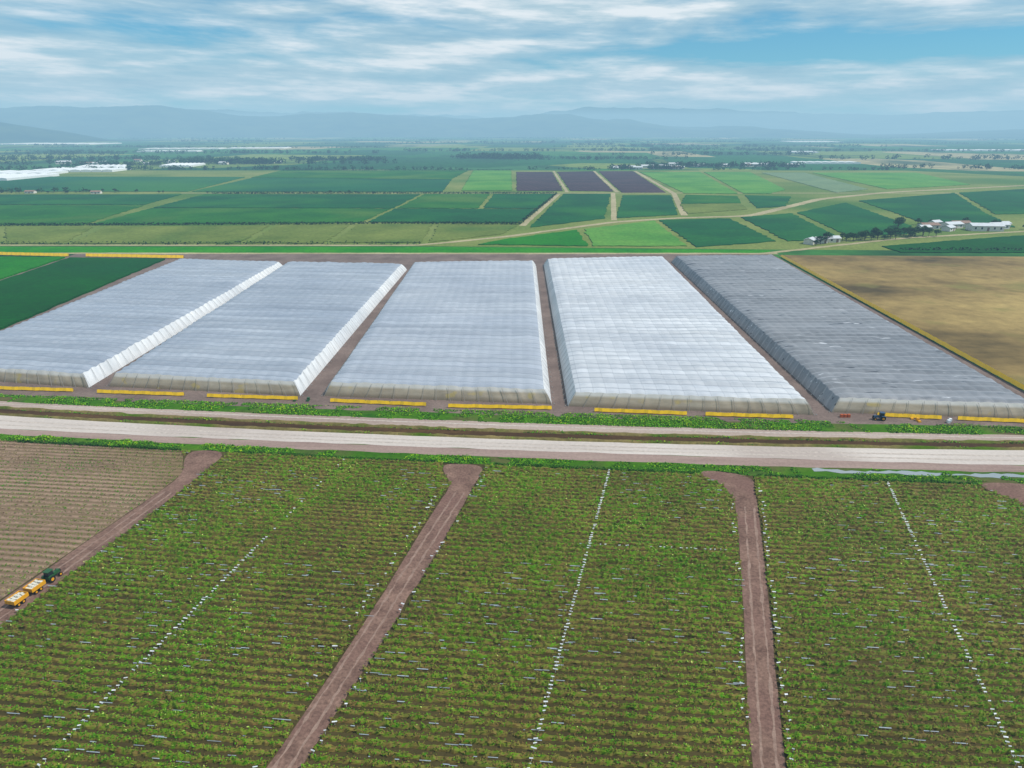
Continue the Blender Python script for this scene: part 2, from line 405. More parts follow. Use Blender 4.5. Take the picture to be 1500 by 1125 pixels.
WHITE=plain_mat('white_plastic',C(232,236,240,0.9),0.5,0.4,0.3,1.5)
def strips(name,L,z,mat,tilt=0.02):
    V=[];F=[]
    for (x,y,l,wd) in L:
        n=len(V); dy=-0.098*l/2; zz=z+rng.uniform(0,0.12)
        V+=[(x-l/2,y-dy-wd,zz),(x+l/2,y+dy-wd,zz+tilt),(x+l/2,y+dy+wd,zz+0.05+tilt),(x-l/2,y-dy+wd,zz+0.06)]
        F.append((n,n+1,n+2,n+3))
    return obj(name,pymesh(name,V,F,mat))
strips('drip_tape',WP,0.16,plain_mat('faded_plastic',C(166,180,190),0.6,0.3,0.3,1.5))
mb=B()
def marker(x,y,s=1.0):
    l=0.25*s*random.uniform(0.7,1.5); wd=0.10*s*random.uniform(0.8,1.3); z0=random.uniform(0.62,0.75); a=-0.098+random.uniform(-0.35,0.35)
    dx,dy=math.cos(a)*l,math.sin(a)*l; nx,ny=-math.sin(a)*wd,math.cos(a)*wd
    mb.face([(x-dx-nx,y-dy-ny,z0-0.08),(x+dx-nx,y+dy-ny,z0-0.07),(x+dx,y+dy,z0+0.03),(x-dx,y-dy,z0+0.02)])
    mb.face([(x-dx,y-dy,z0+0.02),(x+dx,y+dy,z0+0.03),(x+dx+nx,y+dy+ny,z0-0.08),(x-dx+nx,y-dy+ny,z0-0.07)])
    mb.cyl((x,y,0),(x,y,z0-0.02),0.025,0.02,0,5)
for i in range(NR):
    c=134.9-SP*i-0.7
    for k in range(3):
        pr=0.97 if k!=2 else (0.95 if 40<c<103 else 0.25)
        for h2 in (0,0.72):
            y=c+h2
            for _ in range(3): x=dash_x(k,y); y=c+h2-0.098*x
            if y<edge(7,x)-1 and random.random()<pr*(1 if h2==0 else 0.75):
                marker(x+random.uniform(-.08,.08),y,random.uniform(0.75,1.0))
    for (A,Bp,pr) in (((-16.0,118.9),(-30.0,59.2),0.45),((-7.6,124.3),(-24.0,59.2),0.35),((49.8,118.9),(32.8,59.2),0.85),((43.8,118),(27.4,59.2),0.4),((-68.3,120),(-81.0,65),0.1)):
        y=c
        for _ in range(3): x=A[0]+(Bp[0]-A[0])*(y-A[1])/(Bp[1]-A[1]); y=c-0.098*x
        if y<A[1]+8 and random.random()<pr: marker(x+random.uniform(-.4,.4),y,random.uniform(0.6,1.1))
for j in range(40):
    x=12+ (39-12)*j/40.0
    if random.random()<0.75: marker(x+random.uniform(-.3,.3),104.2-0.075*(x-17),0.6)
obj('row_end_markers',mb.mesh('row_end_markers',WHITE))

P=[];S=[];T=[]
for i in range(95):
    c=139.5-SP*i
    xs=np.arange(-215,-60,0.3); y=c-0.098*xs+(vnoise(xs,xs*0+i,9,12)-0.5)*0.3
    ok=inpoly(xs,y,soilL)&(np.abs(xs)<y*0.95+28); dn=vnoise(xs,y,12,61)*0.6+vnoise(xs,y,3,62)*0.5
    k=rng.poisson(3.4,len(xs))*ok*(dn>0.30)
    r=np.repeat(np.arange(len(xs)),k); q=len(r)
    P.append(np.stack([xs[r]+rng.uniform(-.2,.2,q),y[r]+rng.normal(0,.20,q),0.06+np.abs(rng.normal(0,.16,q))],1)); S.append(rng.uniform(.08,.2,q))
    T.append(np.clip(0.42+0.26*rng.normal(size=q)+np.where(dn[r]>0.72,0.5,0)+0.35*(vnoise(xs[r],y[r],20,66)>0.6),0,1))
leaves('dry_crop_foliage',np.concatenate(P),np.concatenate(S),np.concatenate(T),DRYC,0.8)

WEED=tone_mat('weed_leaves',[(0.0,C(60,84,24)),(0.35,C(76,124,34)),(0.7,C(112,166,46)),(1.0,C(168,190,84))],0.7,0.25,0.2)
def weeds(name,k0,k1,f0,f1,n,hmax,thr,seed,x0=-200,x1=200,s=(0.12,0.3)):
    x=rng.uniform(x0,x1,n); f=rng.uniform(f0,f1,n); a=edge(k0,x);y=a+(edge(k1,x)-a)*f
    d=0.6*vnoise(x,y,7,seed)+0.4*vnoise(x,y,2,seed+1); ok=(d>thr)
    if k0==6: ok&=~((x>66)&(f>0.05)&(f<0.52)&(vnoise(x,y,5,77)>0.3))
    x,y,d=x[ok],y[ok],d[ok]
    mk=~path_mask(x,y); x,y,d=x[mk],y[mk],d[mk]; q=len(x)
    zz=0.05+rng.random(q)*hmax*np.clip((d-thr)*3,0.15,1.2)
    leaves(name,np.stack([x,y,zz],1),rng.uniform(s[0],s[1],q),np.clip(0.5+0.25*rng.normal(size=q)+0.5*(d-0.6)+zz*0.12,0,1),WEED,0.6)
weeds('weeds',6,7,0.1,1.10,70000,0.6,0.42,70)
weeds('weeds',1,2,-0.25,1.05,60000,0.5,0.38,80)
weeds('weeds',3,4,0.0,0.2,9000,0.5,0.45,90)
weeds('weeds',3,4,0.72,0.88,9000,0.4,0.45,93)
DARKH=tone_mat('hedge_leaves',[(0.0,C(32,56,20)),(0.5,C(56,96,34)),(1.0,C(98,140,52))],0.75,0.2,0.2)
P=[];S=[];T=[]
for (xa,xb) in ((-64,-17),(-4,40),(53,98),(113,170),(-118,-77)):
    q=int((xb-xa)*60); x=rng.uniform(xa,xb,q); y=edge(7,x)-0.2+rng.normal(0,.3,q); hh=0.3+0.5*vnoise(x,y,5,99)
    P.append(np.stack([x,y,0.05+rng.random(q)*hh],1));S.append(rng.uniform(.12,.24,q));T.append(np.clip(rng.normal(.4,.25,q),0,1))
leaves('field_head_hedge',np.concatenate(P),np.concatenate(S),np.concatenate(T),DARKH,0.7)
m,nt,bs=newmat('shallow_water',0.12,0.5); bs.inputs['Base Color'].default_value=C(150,158,162)
xs=np.linspace(66,175,80); yc=edge(6,xs)*0.68+edge(7,xs)*0.32
L=[(float(a),float(b_+0.7+0.4*math.sin(a*0.31)+0.3*math.sin(a*1.7))) for a,b_ in zip(xs,yc)]
R=[(float(a),float(b_-0.65-0.4*math.sin(a*0.43+1)+0.25*math.sin(a*1.3))) for a,b_ in zip(xs,yc)]
patch('standing_water',R+L[::-1],0.07,m)

# =================================================================== GREENHOUSES
BAY=4.2; CR=3.6
def net_mat(name,ca,cb,seam,streak=0.25,rough=0.45,darkseam=0.5,specks=0.0,cell=0.2):
    m,nt,bs=newmat(name,rough,0.35)
    a=N(nt,'ShaderNodeAttribute',attribute_name='su'); b_=N(nt,'ShaderNodeAttribute',attribute_name='tv')
    su,tv=a.outputs['Fac'],b_.outputs['Fac']
    n1=noise(nt,pos(nt,(0.18,1.6,1)),0.14,5,0.7)
    c=ramp(nt,n1,[(0.3,ca),(0.7,cb)])
    n0=noise(nt,pos(nt,(1,1,1)),0.018,2,0.5)
    c=mix(nt,1.0,c,ramp(nt,n0,[(0.3,(0.84,0.86,0.89,1)),(0.7,(1.1,1.09,1.07,1))]),'MULTIPLY')
    cv=N(nt,'ShaderNodeCombineXYZ'); nt.links.new(math_(nt,'FLOOR',math_(nt,'DIVIDE',su,CR)),cv.inputs[0]); nt.links.new(math_(nt,'FLOOR',math_(nt,'DIVIDE',tv,BAY)),cv.inputs[1])
    wn=N(nt,'ShaderNodeTexWhiteNoise'); nt.links.new(cv.outputs[0],wn.inputs['Vector'])
    cv2=N(nt,'ShaderNodeCombineXYZ'); nt.links.new(math_(nt,'FLOOR',math_(nt,'DIVIDE',tv,BAY*0.5)),cv2.inputs[1])
    wn2=N(nt,'ShaderNodeTexWhiteNoise'); nt.links.new(cv2.outputs[0],wn2.inputs['Vector'])
    v=math_(nt,'ADD',math_(nt,'MULTIPLY',wn.outputs['Value'],streak*cell),math_(nt,'MULTIPLY',wn2.outputs['Value'],streak*0.8))
    v=math_(nt,'SUBTRACT',1.0+streak*0.5,v)
    gr=N(nt,'ShaderNodeCombineXYZ')
    for i in range(3): nt.links.new(v,gr.inputs[i])
    c=mix(nt,1.0,c,gr.outputs[0],'MULTIPLY')
    fs=math_(nt,'ABSOLUTE',math_(nt,'SUBTRACT',math_(nt,'FRACT',math_(nt,'DIVIDE',tv,BAY)),0.5))
    ft=math_(nt,'ABSOLUTE',math_(nt,'SUBTRACT',math_(nt,'FRACT',math_(nt,'DIVIDE',su,CR)),0.5))
    s1=math_(nt,'GREATER_THAN',fs,0.42); s2=math_(nt,'GREATER_THAN',ft,0.46)
    wv=noise(nt,pos(nt,(0.05,1,1)),0.5,3,0.6)
    s1=math_(nt,'MULTIPLY',s1,math_(nt,'MULTIPLY',wv,1.3*darkseam)); s2=math_(nt,'MULTIPLY',s2,0.6*darkseam*cell)
    c=mix(nt,math_(nt,'MINIMUM',math_(nt,'ADD',s1,s2),0.9),c,seam)
    if specks:
        tr=noise(nt,pos(nt,(0.09,0.8,1)),0.9,2,0.5)
        c=mix(nt,ramp(nt,tr,[(0.66,(0,0,0,1)),(0.70,(1,1,1,1))]),c,C(60,66,78))
        tr2=noise(nt,pos(nt,(0.12,0.8,1)),0.7,2,0.5)
        c=mix(nt,ramp(nt,tr2,[(0.70,(0,0,0,1)),(0.73,(1,1,1,1))]),c,C(214,216,222))
    nt.links.new(c,bs.inputs['Base Color'])
    return m
SIDE=net_mat('side_net_bright',C(206,209,212),C(232,233,234),C(168,172,176),0.14,0.5,0.5)
m,nt,bs=newmat('front_net_beige',0.8,0.2)
n1=noise(nt,pos(nt,(0.25,1,1)),0.5,4,0.6); c=ramp(nt,n1,[(0.3,C(162,148,128)),(0.7,C(194,182,162))])
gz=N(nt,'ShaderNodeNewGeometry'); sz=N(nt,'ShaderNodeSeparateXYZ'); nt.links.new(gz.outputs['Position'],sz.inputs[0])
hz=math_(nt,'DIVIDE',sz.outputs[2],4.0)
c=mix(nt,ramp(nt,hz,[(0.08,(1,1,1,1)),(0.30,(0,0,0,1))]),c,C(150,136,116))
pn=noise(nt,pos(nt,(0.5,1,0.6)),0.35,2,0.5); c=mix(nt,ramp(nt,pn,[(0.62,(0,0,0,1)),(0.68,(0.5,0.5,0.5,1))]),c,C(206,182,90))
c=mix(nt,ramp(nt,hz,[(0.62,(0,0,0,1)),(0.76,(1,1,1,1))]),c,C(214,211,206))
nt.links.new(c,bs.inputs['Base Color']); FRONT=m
STEEL=plain_mat('galvanised_post',C(150,150,148),0.4,0.5,0.2,3)
def bil(q,s,t):
    a,b_,c,d=[np.array(p,float) for p in q]
    s=np.asarray(s)[...,None];t=np.asarray(t)[...,None]
    return (a*(1-s)+b_*s)*(1-t)+(d*(1-s)+c*s)*t
def greenhouse(foot,mat,seed,H=4.05,rid=0.28,bay=BAY,cross=CR,side=None,si_m=2.2):
    root=empty('greenhouse')
    FL,FR,BR,BL=[np.array(p,float) for p in foot]
    wid=(np.linalg.norm(FR-FL)+np.linalg.norm(BR-BL))/2; ln=(np.linalg.norm(BL-FL)+np.linalg.norm(BR-FR))/2
    si=si_m/wid; ti=1.5/ln; tb=2.0/ln
    ns=int(wid/0.9); nt_=int(ln/0.7)
    S,T=np.meshgrid(np.linspace(si,1-si,ns+1),np.linspace(ti,1-tb,nt_+1))
    XY=bil(foot,S,T); su=S*wid; tv=T*ln
    ph=np.abs(((tv/bay)%1.0)-0.5)*2
    cr=np.abs(((su/cross)%1.0)-0.5)*2
    jit=vnoise(su,tv,6,seed)+0.6*vnoise(su,tv,2.3,seed+3)
    Z=H+rid*(1-ph)**0.8+0.20*(1-cr**2)*(0.3+ (1-ph))+ (jit-0.8)*0.34
    ed=np.minimum(np.minimum((S-si),(1-si-S))*wid,np.minimum(T-ti,1-tb-T)*ln)
    Z-=0.7*np.exp(-ed/1.3)
    V=np.concatenate([XY,Z[...,None]],2).reshape(-1,3); W=ns+1
    i,j=np.meshgrid(np.arange(nt_),np.arange(ns),indexing='ij'); a=(i*W+j).ravel()
    F=np.stack([a,a+1,a+1+W,a+W],1)
    me=fast_mesh('roof_net',V,F,mat,{'su':su.ravel(),'tv':tv.ravel()},smooth=True); obj('roof_net',me,root)
    Vg=V.reshape(nt_+1,ns+1,3)
    def skirt(top,g0,g1,name,m,per):
        n=len(top); L=np.linalg.norm(np.array(g1)-np.array(g0)); tt=np.linspace(0,1,n)
        bot=np.array(g0)[None]*(1-tt[:,None])+np.array(g1)[None]*tt[:,None]
        rows=[];sua=[];tva=[]
        sc=np.abs(np.sin(np.pi*tt*L/per))**0.6
        outd=(bot-top[:,:2])
        for k,f in enumerate((0,0.18,0.42,0.7,0.9,1.0)):
            bul=math.sin(math.pi*f)*0.14*sc+math.sin(math.pi*f)*-0.05
            xy=top[:,:2]+outd*(f+bul[:,None]*1.0 if k not in(0,5) else f)
            zz=top[:,2]*(1-f)**0.85+0.03
            rows.append(np.concatenate([xy,zz[:,None]],1)); sua.append(np.full(n,f*3)); tva.append(tt*L)
        V=np.concatenate(rows);F=[]
        for k in range(5): F.append(np.stack([np.arange(n-1)+k*n,np.arange(1,n)+k*n,np.arange(1,n)+(k+1)*n,np.arange(n-1)+(k+1)*n],1))
        obj(name,fast_mesh(name,V,np.concatenate(F),m,{'su':np.concatenate(sua),'tv':np.concatenate(tva)},smooth=True),root)
    sm=side or SIDE
    skirt(Vg[:,-1],FR,BR,'side_net_right',sm,bay)
    skirt(Vg[:,0],FL,BL,'side_net_left',sm,bay)
    skirt(Vg[-1],BL,BR,'back_net',SIDE,cross*2)
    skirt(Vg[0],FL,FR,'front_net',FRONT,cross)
    b=B()
    nfr=int(wid/4)
    for k in range(nfr+1):
        f=k/nfr; p=FL+(FR-FL)*f; q=Vg[0][int(round(f*ns))]
        b.cyl((p[0],p[1]-0.5,0),(q[0],q[1]-0.35,q[2]-0.05),0.05,0.04,0,5)
    for gA,gB,cidx in ((FR,BR,-1),(FL,BL,0)):
        nn=int(ln/bay); sgn=1 if cidx==-1 else -1
        for k in range(nn+1):
            f=k/nn; p=gA+(gB-gA)*f; q=Vg[int(round(f*nt_))][cidx]
            b.cyl((p[0]+sgn*0.7,p[1],0),(q[0]+sgn*0.2,q[1],q[2]+0.05),0.035,0.035,0,4)
            b.box(p[0]+sgn*0.7-0.12,p[0]+sgn*0.7+0.12,p[1]-0.12,p[1]+0.12,0,0.2)
    obj('posts_and_guys',b.mesh('posts',STEEL),root)
    return root
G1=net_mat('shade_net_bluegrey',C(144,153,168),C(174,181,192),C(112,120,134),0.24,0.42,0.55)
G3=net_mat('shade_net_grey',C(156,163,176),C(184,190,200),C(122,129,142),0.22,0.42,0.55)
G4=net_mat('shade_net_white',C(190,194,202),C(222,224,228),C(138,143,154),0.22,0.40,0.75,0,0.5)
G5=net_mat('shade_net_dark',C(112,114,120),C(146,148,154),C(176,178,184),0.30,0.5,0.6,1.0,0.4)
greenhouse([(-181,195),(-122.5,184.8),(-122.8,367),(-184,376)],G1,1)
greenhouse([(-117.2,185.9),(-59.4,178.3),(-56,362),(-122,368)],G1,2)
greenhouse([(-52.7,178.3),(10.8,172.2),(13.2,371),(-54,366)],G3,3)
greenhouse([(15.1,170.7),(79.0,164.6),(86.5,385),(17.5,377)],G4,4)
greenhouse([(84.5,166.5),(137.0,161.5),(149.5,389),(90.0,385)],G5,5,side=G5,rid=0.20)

YEL=plain_mat('yellow_trap_film',C(252,200,8,1.0),0.45,0.4,0.1,0.8)
def barrier(p0,p1,h0=0.25,h1=1.4,sp=0.32):
    p0=np.array(p0,float);p1=np.array(p1,float);L=np.linalg.norm(p1-p0);d=(p1-p0)/L;nn=np.array([-d[1],d[0]])
    root=empty('yellow_insect_barrier')
    n=max(2,int(L/1.0)); V=[];F=[]
    for k in range(n+1):
        q=p0+d*L*k/n; s=0.06*math.sin(k*2.1)+random.uniform(-.04,.04); sag=0.05*math.sin(k*math.pi/3)
        V+=[(q[0]+nn[0]*(s-sp),q[1]+nn[1]*(s-sp),h0+sag),(q[0]+nn[0]*s,q[1]+nn[1]*s,h1+sag),(q[0]+nn[0]*(s+sp),q[1]+nn[1]*(s+sp),h0+sag)]
    for k in range(n):
        a=3*k; F+=[(a,a+3,a+4,a+1),(a+1,a+4,a+5,a+2)]
    obj('film',pymesh('film',V,F,YEL),root)
    b=B(); m_=max(1,int(L/3))
    for k in range(m_+1):
        q=p0+d*L*k/m_; b.cyl((q[0],q[1],0),(q[0],q[1],h1+0.1),0.05,0.04,0,6)
    obj('stakes',b.mesh('stakes',STEEL),root)
FRB=[((-147.4,183.7),(-124.8,182.1)),((-117.4,181.0),(-91.8,178.8)),((-85,177.8),(-59,175.7)),((-49.7,174.2),(-23.1,171.2)),((-17.1,170.3),(10.6,168.8)),((21.8,167.4),(45.7,165.1)),((50.4,164.6),(72.6,162.8)),((95,164.3),(110.5,162.2)),((114.4,161.8),(132.4,159.8)),((137,159.4),(160,157.5)),((-180,188.5),(-153,184.5))]
for a,b_ in FRB: barrier((a[0],a[1]-0.6),(b_[0],b_[1]-0.6),0.25,1.15,0.28)
barrier((144.6,150),(157.5,400),0.5,1.7,0.5)
barrier((-310,408),(-260,402),0.4,2.0,0.7); barrier((-250,402),(-190,396),0.4,2.0,0.7)

# =================================================================== MID FIELDS
def crop(name,ca,cb,cc=None,rows=None,s=0.02,fine=0.4): return ground_mat(name,ca,cb,cc,s,fine,rows=rows,fa=0.42)
FD=crop('dark_green_crop',C(20,72,30),C(36,92,38),C(30,84,44),(0.05,2.4,0.4),0.02,0.5)
FG=crop('bright_green_crop',C(46,110,40),C(68,134,52),None,(0.05,2.4,0.35),0.02,0.5)
FO=crop('olive_crop',C(98,114,60),C(132,142,84),C(80,110,58),(0.0,5,0.35))
FM=crop('mid_green_crop',C(40,92,42),C(66,118,54),C(88,122,62),(0.1,7,0.4))
FM2=crop('deep_green_crop',C(24,78,44),C(42,98,54),C(58,110,56),(0.4,7,0.35))
FL_=crop('light_green_crop',C(92,142,74),C(120,160,88),C(82,130,68),(0.1,6,0.3))
FP=crop('bare_purple_soil',C(62,44,52),C(86,62,68),None,(1.4,8,0.3))
FT=crop('teal_crop',C(28,78,54),C(48,100,64),C(66,112,62),None,0.006)
FGy=crop('grey_green_crop',C(112,132,104),C(132,150,116),None,(1.4,7,0.2))
m,nt,bs=newmat('fallow_grass_cloud_shade',0.95,0.1)
n1=noise(nt,pos(nt,(0.5,1,1)),0.012,5,0.6,0.5); c=ramp(nt,n1,[(0.36,C(88,74,46)),(0.47,C(138,116,72)),(0.66,C(174,150,94))])  # varied grass tones; the darkest patches paint cloud shadow into the colour
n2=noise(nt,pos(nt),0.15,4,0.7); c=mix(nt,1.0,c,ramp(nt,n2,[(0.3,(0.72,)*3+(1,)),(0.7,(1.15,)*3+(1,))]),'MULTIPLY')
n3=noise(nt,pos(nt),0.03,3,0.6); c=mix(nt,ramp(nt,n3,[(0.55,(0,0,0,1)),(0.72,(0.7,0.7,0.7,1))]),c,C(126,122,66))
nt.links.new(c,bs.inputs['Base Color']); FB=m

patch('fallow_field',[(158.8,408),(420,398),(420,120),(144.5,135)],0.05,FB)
patch('crop_field',[(-256,396),(-199,392),(-187.5,192),(-238,194)],0.03,FD,0.8,0.3)
patch('crop_field',[(-520,398),(-260,398),(-242,194),(-520,200)],0.03,FG,0.8,0.3)
patch('grass_strip',[(-800,416),(156,415),(160,425),(-46,438),(-800,440)],0.06,crop('strip_grass',C(50,116,30),C(76,138,42),None,None,0.03))
fields=[
 (FO,[(-420,450),(-336,450),(-392,524),(-470,528)]),
 (FO,[(-330,450),(-294,450),(-320,530),(-384,526)]),
 (FO,[(-288,450),(-179,452),(-188,538),(-311,532)]),
 (FO,[(-174,452),(-123,452),(-127,546),(-181,540)]),
 (FO,[(-118,453),(-60,455),(-63,547),(-121,548)]),
 (FO,[(-55,454),(-8,493),(4,538),(-57,547)]),
 (FM,[(-1100,545),(-336,543),(-362,690),(-1100,700)]),
 (FM2,[(-1100,706),(-365,696),(-380,812),(-1100,800)]),
 (FM,[(-330,545),(-122,558),(-114,660),(-342,664)]),
 (FM2,[(-342,669),(-113,665),(-106,812),(-354,812)]),
 (FM2,[(-116,560),(4,556),(24,655),(-110,660)]),
 (FM,[(-109,666),(-32,663),(-26,815),(-100,813)]),
 (FM2,[(-27,663),(25,661),(50,818),(-21,815)]),
 (FT,[(-1500,860),(-390,850),(-420,1120),(-1500,1150)]),
 (FT,[(-385,850),(-84,850),(-90,1060),(-400,1100)]),
 (FM,[(-92,1066),(-80,1300),(-420,1300),(-405,1106)]),
 (FL_,[(-70,1300),(-2,1300),(0,866),(-62,866)]),
 (FP,[(8,1255),(70,1255),(62,862),(6,862)]),
 (FP,[(80,1255),(144,1275),(122,852),(71,862)]),
 (FP,[(155,1275),(216,1275),(182,838),(130,838)]),
 (FM2,[(60,818),(114,818),(77,584),(14,530)]),
 (FM2,[(126,800),(180,800),(145,612),(88,588)]),
 (FM,[(199,806),(252,792),(232,712),(170,706)]),
 (FO,[(168,702),(230,708),(220,655),(156,620)]),
 (FM2,[(264,800),(310,784),(266,683),(232,665)]),
 (FL_,[(225,1250),(330,1255),(262,820),(202,826)]),
 (FL_,[(338,1255),(418,1255),(340,880),(300,822),(270,822)]),
 (FGy,[(432,1235),(506,1235),(446,886),(384,836)]),
 (FL_,[(520,1235),(700,1235),(620,960),(470,886)]),
 (FL_,[(54,518),(116,570),(112,440),(52,440)]),
 (FG,[(48,514),(48,440),(-22,446),(-4,470)]),
 (FM2,[(121,574),(182,584),(176,460),(117,436)]),
 (FM2,[(194,592),(248,622),(226,475),(184,460)]),
 (FM2,[(256,628),(340,716),(309,537),(282,494),(236,484)]),
 (FM2,[(364,738),(520,830),(420,620),(384,530),(328,553)]),
 (FM2,[(528,834),(800,960),(620,640),(426,616)]),
 (FD,[(236,439),(364,488),(620,540),(620,414),(236,416)]),
]
for i,(mt,pl) in enumerate(fields): patch('crop_field',pl,0.05+0.01*(i%3),mt,0.5,0.7)
patch('farm_lane_ground',[(-1600,441),(-50,441),(160,428),(640,408),(900,1000),(720,1310),(-1600,1310)],0.03,crop('lane_ground',C(104,122,66),C(136,142,92),C(84,112,58),None,0.01))
ribbon('country_road',[(-1200,446),(-330,445),(-60,444),(0,486),(82,563),(140,590),(206,604),(330,757),(447,842),(683,948),(1100,1060)],[4,4,5,6,7,8,9,10,10,9,9],0.10,TAN,0.3)
ribbon('country_road',[(150,412),(195,436),(266,474),(373,508),(600,560),(1000,640)],4.5,0.11,TAN,0.3)
ribbon('farm_lane',[(120,838),(84,574)],5,0.10,TAN,0.2)
ribbon('farm_lane',[(54,820),(8,540)],5,0.10,TAN,0.2)
ribbon('farm_lane',[(190,830),(150,608)],6,0.105,TAN,0.2)
ribbon('farm_lane',[(-390,832),(700,832)],6,0.09,TAN,0.4)
ribbon('farm_lane',[(148,1290),(126,846)],5,0.105,TAN,0.2)
ribbon('farm_lane',[(75,1290),(66,846)],4,0.105,TAN,0.2)
ribbon('farm_lane',[(222,1290),(190,836)],6,0.105,TAN,0.2)
ribbon('farm_lane',[(-900,415),(160,413)],5,0.08,TAN,0.3)

# =================================================================== TREES
BARK=plain_mat('bark',C(92,74,56),0.9,0.1,0.3,2)
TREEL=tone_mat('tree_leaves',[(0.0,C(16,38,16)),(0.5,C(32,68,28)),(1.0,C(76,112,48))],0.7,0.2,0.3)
def tree_mesh(seed,H=9.0,nl=750):
    r=np.random.default_rng(seed); b=B()
    b.cyl((0,0,0),(0.1,0.05,H*0.38),0.28,0.18,0,8)
    cl=[]
    for k in range(7):
        a=k*0.9+r.random()*0.6; R=H*(0.14+0.16*r.random()); zz=H*(0.5+0.32*r.random()); e=(math.cos(a)*R,math.sin(a)*R,zz)
        b.cyl((0.1,0.05,H*(0.28+0.08*r.random())),e,0.11,0.03,0,5); cl.append((e,H*(0.12+0.08*r.random())))
    cl.append(((0,0,H*0.85),H*0.15))
    me0V=list(b.V); me0F=list(b.F)
    pts=[];tone=[]
    for e,R in cl:
        n=nl//len(cl); d=r.normal(size=(n,3)); d/=np.linalg.norm(d,axis=1)[:,None]; rad=R*(0.45+0.6*r.random(n)**0.6)
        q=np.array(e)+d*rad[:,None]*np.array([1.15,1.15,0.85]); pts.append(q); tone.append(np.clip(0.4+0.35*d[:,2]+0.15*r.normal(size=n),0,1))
    V,F=leaf_arrays(np.concatenate(pts),np.full(sum(len(p) for p in pts),H*0.045),1.0)
    n0=len(me0V); AV=me0V+[tuple(v) for v in V]; AF=me0F+[tuple(int(i)+n0 for i in f) for f in F]
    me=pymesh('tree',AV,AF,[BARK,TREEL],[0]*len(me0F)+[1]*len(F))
    at=me.attributes.new('tone','FLOAT','POINT'); at.data.foreach_set('value',np.concatenate([np.zeros(n0),np.repeat(np.concatenate(tone),4)]).astype(np.float32))
    return me
TM=[tree_mesh(s) for s in (1,2,3,4)]
def tree(x,y,s=1.0):
    o=obj('tree',random.choice(TM),None,(x,y,0),random.uniform(0,6.28)); o.scale=(s*random.uniform(.9,1.25),s*random.uniform(.9,1.25),s*random.uniform(.8,1.1))
for k in range(40):
    t=k/39; tree(226+66*t+random.uniform(-5,5),464+24*t+random.uniform(-6,8),random.uniform(.45,.85))
for (x,y,s) in ((201,449,.7),(206,452,.8),(222,458,.5),(296,532,1.0),(301,538,.8),(292,526,.8),(318,545,.7),(352,540,.8),(366,528,.7),(372,531,.6),(196,444,.5),(384,520,.5),(330,548,.6)): tree(x,y,s)
for (xa,ya,xb,yb,n) in ((-380,820,-30,822,16),(-1100,830,-400,824,24),(-600,845,-420,842,14)):
    for k in range(n):
        t=random.random(); tree(xa+(xb-xa)*t,ya+(yb-ya)*t+random.uniform(-3,3),random.uniform(.25,.6))
def belt(L):
    P=[];S=[];T=[]
    for (xa,ya,xb,yb,n,h,spread) in L:
        t=rng.random(n); x=xa+(xb-xa)*t+rng.normal(0,spread,n); y=ya+(yb-ya)*t+rng.normal(0,spread,n)
        keep=vnoise(x,y,60,5)>0.25; x=x[keep];y=y[keep]
        hh=h*(0.45+0.8*rng.random(len(x))); k=26
        X=np.repeat(x,k);Y=np.repeat(y,k);Hh=np.repeat(hh,k); q=len(X)
        d=rng.normal(size=(q,3)); d/=np.linalg.norm(d,axis=1)[:,None]; d*=(0.5+0.5*rng.random(q))[:,None]
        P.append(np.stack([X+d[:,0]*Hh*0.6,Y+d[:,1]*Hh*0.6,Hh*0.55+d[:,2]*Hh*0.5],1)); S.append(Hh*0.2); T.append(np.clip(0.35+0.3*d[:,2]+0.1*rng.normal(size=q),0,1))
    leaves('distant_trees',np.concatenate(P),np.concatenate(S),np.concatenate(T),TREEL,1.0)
BL=[(-702,1568,-523,1568,260,11,10),(-124,1872,53,1872,170,12,22),(-531,1745,-315,1745,150,9,10),(193,1360,322,1350,90,8,6),(258,1440,570,1425,150,9,8),
    (-1500,1320,-300,1330,260,7,5),(-300,1330,700,1320,160,6,5),(-900,1450,-720,1500,80,9,8),(700,1380,1500,1300,200,8,10),(-1000,835,-500,838,60,6,3)]
for k in range(50):
    y=rng.uniform(1500,6500); x=rng.uniform(-0.8,0.8)*y; L_=rng.uniform(100,600)*(y/2500)**0.5; BL.append((x-L_,y,x+L_,y+rng.uniform(-60,60),int(70+L_*0.12),rng.uniform(6,12),rng.uniform(6,30)))
belt(BL)
P=[];S=[];T=[]
for (xa,ya,xb,yb,d) in ((-470,537,-66,551,2.2),(-66,551,6,548,3),(-350,822,50,826,2.0),(6,548,52,820,0.8),(0,1308,-420,1306,1.4),(240,424,620,410,1.0),(-800,446,-60,448,0.5)):
    L_=math.hypot(xb-xa,yb-ya); n=int(L_*d*3); t=rng.random(n)
    P.append(np.stack([xa+(xb-xa)*t+rng.normal(0,.8,n),ya+(yb-ya)*t+rng.normal(0,.8,n),0.3+rng.random(n)*1.8],1));S.append(rng.uniform(.5,1.0,n));T.append(rng.uniform(0,.6,n))
leaves('hedgerow',np.concatenate(P),np.concatenate(S),np.concatenate(T),TREEL,1.0)

